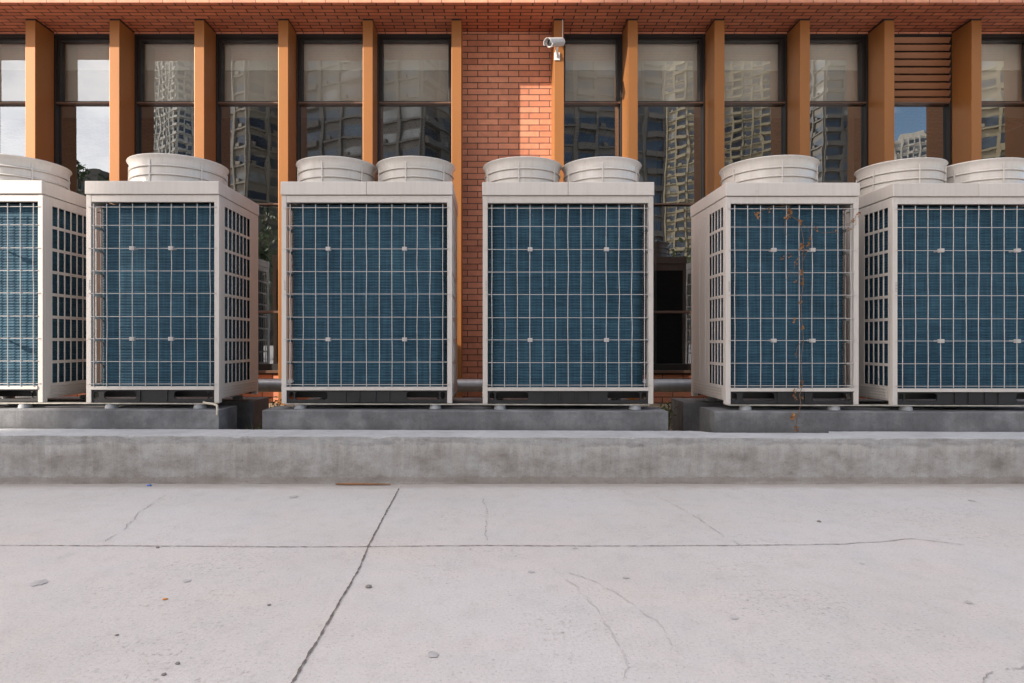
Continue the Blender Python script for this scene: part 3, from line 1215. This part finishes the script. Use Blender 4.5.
# ---------------------------------------------------------------- drain cable
p0 = at(213, 400.5, 4.60)
b = MB()
pts = [(unit_x[1] + .36, 4.66, .508), (unit_x[1] + .40, 4.60, .505), (unit_x[1] + .47, 4.575, .500), (-1.975, 4.56, .497), (-1.955, 4.545, .492), (-1.948, 4.533, .47), (-1.948, 4.531, .45), (-1.95, 4.533, .425)]
b.tube(pts, .0085, 8)
tag(b.build('drain_cable', M['hose']), 'beige cable drooping over the plinth corner', 'cable')

# ---------------------------------------------------------------- weeds
def weed(x, y, z, n, hgt, spread, lab, bushy=False):
    bb_ = MB()
    for k in range(n):
        a = rnd.uniform(0, 2 * PI)
        l = hgt * rnd.uniform(.5, 1.1)
        sp = spread * rnd.uniform(.3, 1.1)
        wv = rnd.uniform(.003, .006) * (1.6 if bushy else 1)
        d = Vector((math.cos(a), math.sin(a), 0))
        s_ = Vector((-d.y, d.x, 0))
        base = Vector((x, y, z)) + d * rnd.uniform(0, .02)
        V = []
        for i in range(5):
            t = i / 4
            c0 = base + d * sp * t * t + Vector((0, 0, l * (t - .25 * t * t * (sp / hgt))))
            ww = wv * (1 - t * .9)
            V += [c0 - s_ * ww, c0 + s_ * ww]
        bb_.add(V, [(2 * i, 2 * i + 1, 2 * i + 3, 2 * i + 2) for i in range(4)])
    if bushy:
        for k in range(n * 3):
            c0 = Vector((x + rnd.gauss(0, spread * .5), y + rnd.gauss(0, spread * .5), z + rnd.uniform(.1, 1) * hgt))
            u = Vector((rnd.uniform(-1, 1), rnd.uniform(-1, 1), rnd.uniform(-.4, .6))).normalized() * .018
            v_ = u.cross(Vector((rnd.uniform(-1, 1), rnd.uniform(-1, 1), 1))).normalized() * .008
            bb_.add([c0 - u, c0 + v_, c0 + u, c0 - v_], [(0, 1, 2, 3)])
    return tag(bb_.build('weed', M['grass']), lab, 'weed', 'weeds between the plinths')


weed(-1.78, 4.78, .18, 30, .20, .10, 'low grass tuft between the left and middle plinths')
weed(-1.66, 4.70, .18, 14, .16, .08, 'thin grass blades against the left end of the middle plinth')
weed(-2.0, 5.95, .22, 26, .22, .08, 'green weed behind the left plinth near the pipe', True)
weed(1.47, 5.2, .14, 40, .33, .07, 'tallest green weed, in the gap right of the middle plinth', True)
weed(1.345, 4.72, .13, 24, .26, .05, 'small weed hugging the right end of the middle plinth')

# ---------------------------------------------------------------- dead vine
vine = empty('dead_vine', (unit_x[4] + .15, UY - .02, uz(unit_x[4])))
tag(vine, 'dry brown dead vine dangling down the front of the one-fan unit', 'vine')
vr = random.Random(5)


def vp(px, py, y=UY - .022):
    return at(px, py, y) - vine.location


b = MB()
stem = [(789, 205), (788, 214), (800, 222), (803, 240), (802, 262), (803, 283), (801.5, 300), (802, 322), (803, 340), (801, 360), (802, 385), (800, 395), (801, 405), (798, 414), (796, 424), (797, 432)]
pts = [vp(px + vr.uniform(-.5, .5), py, UY - .022 - (.09 if py > 404 else 0)) for px, py in stem]
b.tube(pts, .0022, 5)
side = [[(789, 214), (785, 222), (784, 233), (790, 236)], [(789, 212), (782, 209), (783, 204)], [(800, 222), (808, 228), (811, 238), (806, 248)],
        [(802, 262), (808, 250), (811, 242)], [(802, 268), (796, 276), (791, 272), (786, 280)], [(803, 252), (795, 262), (794, 270)],
        [(801, 385), (795, 392), (796, 402)], [(799, 412), (793, 417), (794, 424)], [(789, 206), (770, 207), (757, 213)], [(811, 228), (822, 233), (836, 232)],
        [(802, 340), (797, 348), (796, 356)], [(846, 224), (852, 222), (858, 214)], [(855, 215), (856, 224), (850, 230)]]
for s_ in side:
    b.tube([vp(px, py, UY - .02 - (.09 if py > 404 else 0)) for px, py in s_], .0013, 4)
b.build('vine_stem', M['vine'], vine)
b = MB()
lf = [(788, 211, 3), (790, 213, 3.2), (787, 216, 2.4), (800, 221, 2.4), (756, 213, 2), (758, 216, 1.6), (770, 210, 1.4), (803, 246, 2.6), (801, 249, 2), (809, 244, 1.7), (811, 240, 1.6), (789, 256, 1.4), (783, 258, 1.5), (797, 262, 1.5),
      (802, 272, 2), (801, 284, 2.6), (803, 281, 1.6), (795, 281, 1.3), (801, 303, 1.5), (803, 327, 2), (794, 320, 1.8), (796, 354, 1.5), (802, 383, 2.2), (796, 398, 2.2), (794, 393, 1.6), (804, 396, 1.6), (792, 416, 3), (797, 428, 2),
      (858, 214, 1.8), (853, 221, 1.7), (850, 229, 1.3), (816, 228, 1.6), (836, 232, 1.2)]
for (px, py, r_) in lf:
    c0 = vp(px, py, UY - .026 - (.09 if py > 404 else 0))
    c_0 = c0
    for k in range(4):
        c0 = c_0 + Vector((vr.gauss(0, .008), 0, vr.gauss(0, .010)))
        u = Vector((vr.uniform(-1, 1), vr.uniform(-.6, .6), vr.uniform(-1, 1))).normalized() * r_ / 165
        v_ = u.cross(Vector((vr.uniform(-.3, .3), 1, vr.uniform(-.3, .3)))).normalized() * r_ / 136 * .6
        n_ = u.cross(v_).normalized() * r_ / 136 * .35
        b.add([c0 - u, c0 + v_ + n_, c0 + u, c0 - v_ + n_, c0 - n_ * .4], [(0, 1, 4), (1, 2, 4), (2, 3, 4), (3, 0, 4)])
b.build('vine_leaf', M['dryleaf'], vine)

# ---------------------------------------------------------------- the street behind the camera (seen mirrored in the windows)
def tower(x, y, w, d, h_, rot, wall, lab, floor=3.0, bay=3.2, name='apartment_tower', ledge=.35):
    o = empty(name, (x, y, 0), rot)
    tag(o, lab, 'apartment block', 'apartment blocks across the street')
    mb = MB()
    mb.box(-w / 2, w / 2, -d / 2, d / 2, 0, h_)
    # crown
    mb.box(-w / 2 + 1, w / 2 - 1, -d / 2 + 1, d / 2 - 1, h_, h_ + 2.4)
    nf = int(h_ / floor)
    rr = random.Random(int(x * 10 + y))
    for (fw, fd, rz) in ((w, d, 0), (d, w, 90), (d, w, 270)):
        mt = Matrix.Rotation(R(rz), 4, 'Z')
        nb = max(2, int(fw / bay))
        if ledge == 0:
            continue
        bw = fw / nb
        for bi in range(nb + 1):
            xx = -fw / 2 + bi * bw
            mb.box(max(-fw / 2 + .02, xx - .28), min(fw / 2 - .02, xx + .28), fd / 2 - .01, fd / 2 + .45, .02, h_ - .1, 0, mt)
        for fi in range(nf):
            z = fi * floor
            for bi in range(nb):
                xa = -fw / 2 + bi * bw + .30
                xb = xa + bw - .6
                if (bi + int(x)) % 3 == 1 and rr.random() < .93:
                    mb.box(xa, xb, fd / 2 - .01, fd / 2 + .9, z + .1, z + 1.0, 0, mt)      # balcony
                    mb.box(xa, xb, fd / 2 + .002, fd / 2 + .02, z + 1.02, z + 2.75, 1, mt)
                else:
                    mb.box(xa, xb, fd / 2 - .01, fd / 2 + ledge, z + .55, z + .85, 0, mt)
                    mb.box(xa + .1, xb - .1, fd / 2 + .002, fd / 2 + .02, z + .9, z + rr.choice((2.6, 2.6, 2.5, 2.2)), 2 if rr.random() < .22 else 1, mt)
                    if rr.random() < .6:
                        xm = xa + rr.uniform(.2, .8)
                        mb.box(xm, xm + .8, fd / 2 + .05, fd / 2 + .4, z + .87, z + 1.45, 0, mt)
    mb.build('tower_body', [wall, M['t_glass'], M['t_cur']], o)
    return o


M['t_cur'] = plain('curtained_window', (.22, .22, .21), .3, 0, .4, .5)
M['tw_pale'] = plain('pale_tower_render', (.42, .395, .345), .85, 0, .12, .4)
M['tw_beige'] = plain('beige_tower_render', (.29, .245, .165), .85, 0, .12, .4)
M['tw_dark'] = plain('grey_brown_render', (.13, .118, .102), .85, 0, .12, .4)
M['tw_brown'] = plain('taupe_render', (.22, .19, .15), .85, 0, .12, .4)


def rx(px, Rr):
    return (px - CX) / F * Rr


def ry(Rr):
    return 14.0 - Rr


tower(rx(186, 250), ry(250), 21, 20, 130, R(38), M['tw_pale'], 'pale tower mirrored in the window third from left', 3.0, 2.8)
tower(rx(256, 110), ry(110), 7.0, 8, 66, R(34), M['tw_brown'], 'slim taupe tower mirrored above the narrow left unit', 3.0, 3.5)
tower(rx(372, 95), ry(105), 24, 14, 60, R(24), M['tw_dark'], 'dark grey block mirrored above the first wide unit', 3.0, 3.6)
tower(rx(610, 95), ry(110), 19, 12, 60, R(-14), M['tw_dark'], 'dark grey block mirrored right of the security camera', 3.0, 3.6)
tower(rx(686, 210), ry(210), 11, 11, 115, R(42), M['tw_beige'], 'beige grid tower mirrored beside the fourth unit', 3.0, 2.8)
tower(rx(768, 230), ry(230), 24, 20, 125, R(36), M['tw_beige'], 'broad beige tower mirrored above the vine-covered unit', 3.0, 3.4)
tower(rx(836, 150), ry(150), 8.5, 10, 90, R(0), M['tw_dark'], 'narrow dark tower mirrored left of the louvre bay', 3.0, 3.4)
tower(rx(921, 300), ry(300), 13, 12, 100, R(40), M['tw_pale'], 'distant pale tower mirrored under the louvre with sky above', 3.0, 2.6)
tower(rx(1003, 100), ry(100), 8.0, 9, 60, R(38), M['tw_beige'], 'near beige tower mirrored at the right frame edge', 3.1, 3.6)
tower(rx(108, 160), ry(160), 6, 8, 40, 0, M['tw_dark'], 'low grey block mirrored at far left under bright cloud', 3.0, 3.0)
# unseen neighbour block, added and sized for its shade on the yard
SCX0, SCX1 = -39.45 - .17, -28.2
tower((SCX0 + SCX1) / 2, -12 - 1.55, SCX1 - SCX0, 3.1, 33, 0, M['tw_brown'], 'unseen taupe block added beside the yard to shade the ground', 3.0, 2.0, ledge=.0)


def tree(x, y, h_, cr, lab, seed):
    tr = random.Random(seed)
    o = empty('street_tree', (x, y, 0))
    tag(o, lab, 'tree', 'street trees across the yard')
    mb = MB()
    mb.tube([(0, 0, 0), (.05, 0, h_ * .3), (.1, .05, h_ * .65), (.05, .1, h_ * .9)], [.22, .17, .1, .03], 8)
    for k in range(9):
        a = tr.uniform(0, 2 * PI)
        z = h_ * tr.uniform(.35, .75)
        mb.tube([(.05, 0, z), (cr * .4 * math.cos(a), cr * .4 * math.sin(a), z + h_ * .1), (cr * .8 * math.cos(a), cr * .8 * math.sin(a), z + h_ * .16)], [.07, .045, .015], 5)
    mb.build('trunk', M['bark'], o)
    mb = MB()
    cl = [(tr.gauss(0, cr * .5), tr.gauss(0, cr * .5), h_ * .68 + tr.gauss(0, h_ * .15), tr.uniform(.25, .55) * cr) for _ in range(34)]
    for (a, b2, c2, rr) in cl:
        for k in range(70):
            c0 = Vector((a, b2, min(c2, h_ * .97))) + Vector((tr.gauss(0, 1), tr.gauss(0, 1), tr.gauss(0, .8))) * rr * .55
            u = Vector((tr.uniform(-1, 1), tr.uniform(-1, 1), tr.uniform(-1, 1))).normalized() * .16
            v_ = u.cross(Vector((tr.uniform(-1, 1), tr.uniform(-1, 1), tr.uniform(-1, 1)))).normalized() * .08
            mb.add([c0 - u, c0 + v_, c0 + u, c0 - v_], [(0, 1, 2, 3)])
    mb.build('crown', M['leaf'], o)


tree(rx(79, 38), ry(38), 11.6, 1.3, 'leafy tree mirrored low in the window at far left', 3)
tree(rx(250, 36), ry(36), 8.0, 2.0, 'leafy tree mirrored behind the narrow left unit', 4)
tree(rx(672, 36), ry(36), 5.6, 2.2, 'short tree mirrored low beside the fourth unit', 5)

# ---------------------------------------------------------------- light
sdir = Vector((-2.2, -1.0, 1.0)).normalized()
el = math.asin(sdir.z)
rot = math.atan2(sdir.x, sdir.y)
w = bpy.data.worlds.new('World')
sc.world = w
w.use_nodes = True
nt = w.node_tree
t = NT(nt)
bg = nt.nodes['Background']
sky = t.n('ShaderNodeTexSky', sky_type='NISHITA')
sky.sun_disc = False
sky.sun_elevation = el
sky.sun_rotation = rot
sky.air_density = 1.0
sky.dust_density = 1.2
sky.ozone_density = 1.0
tc = t.n('ShaderNodeTexCoord')
mp = t.n('ShaderNodeMapping')
mp.inputs['Scale'].default_value = (1.2, 1.2, 2.6)
t.l(tc.outputs['Generated'], mp.inputs['Vector'])
nz = t.noise(mp.outputs[0], 2.2, 8, .58)
sep = t.n('ShaderNodeSeparateXYZ')
t.l(tc.outputs['Generated'], sep.inputs[0])
ma = t.n('ShaderNodeMath', operation='MULTIPLY_ADD')
ma.inputs[1].default_value = -.34
t.l(sep.outputs[0], ma.inputs[0])
t.l(nz, ma.inputs[2])
cf = t.ramp(ma.outputs[0], [(.36, 0.0), (.62, .9)])
nz2 = t.noise(mp.outputs[0], 5.0, 9, .62)
cloud = t.ramp(nz2, [(.30, (.62, .645, .69)), (.52, (.98, .97, .97)), (.70, (1.0, .98, .96))])
cloud = t.mix(1.0, cloud, (12.3, 11.8, 11.5), 'MULTIPLY')
mx = t.mix(cf, sky.outputs[0], cloud)
t.l(mx, bg.inputs['Color'])
bg.inputs['Strength'].default_value = .10
sun = bpy.data.lights.new('sun', 'SUN')
sun.energy = 4.1
sun.angle = R(.5)
sun.color = (1.0, .90, .78)
so = bpy.data.objects.new('sun', sun)
C.objects.link(so)
so.rotation_euler = sdir.to_track_quat('Z', 'Y').to_euler()
so.location = (-20, -9, 12)

# ---------------------------------------------------------------- camera
cd = bpy.data.cameras.new('camera')
cd.sensor_width = 36
cd.lens = F / 1024 * 36
cd.shift_x = (512 - CX) / 1024
cd.clip_end = 2000
co = bpy.data.objects.new('camera', cd)
C.objects.link(co)
co.location = (0, 0, EYE)
co.rotation_euler = (R(90), 0, 0)
sc.camera = co
vs = sc.view_settings
vs.view_transform = 'Standard'
vs.look = 'None'
vs.gamma = 1.0
vs.exposure = 1.43
sc.cycles.max_bounces = 10
sc.cycles.diffuse_bounces = 6
sc.cycles.transparent_max_bounces = 12
sc.cycles.use_denoising = True
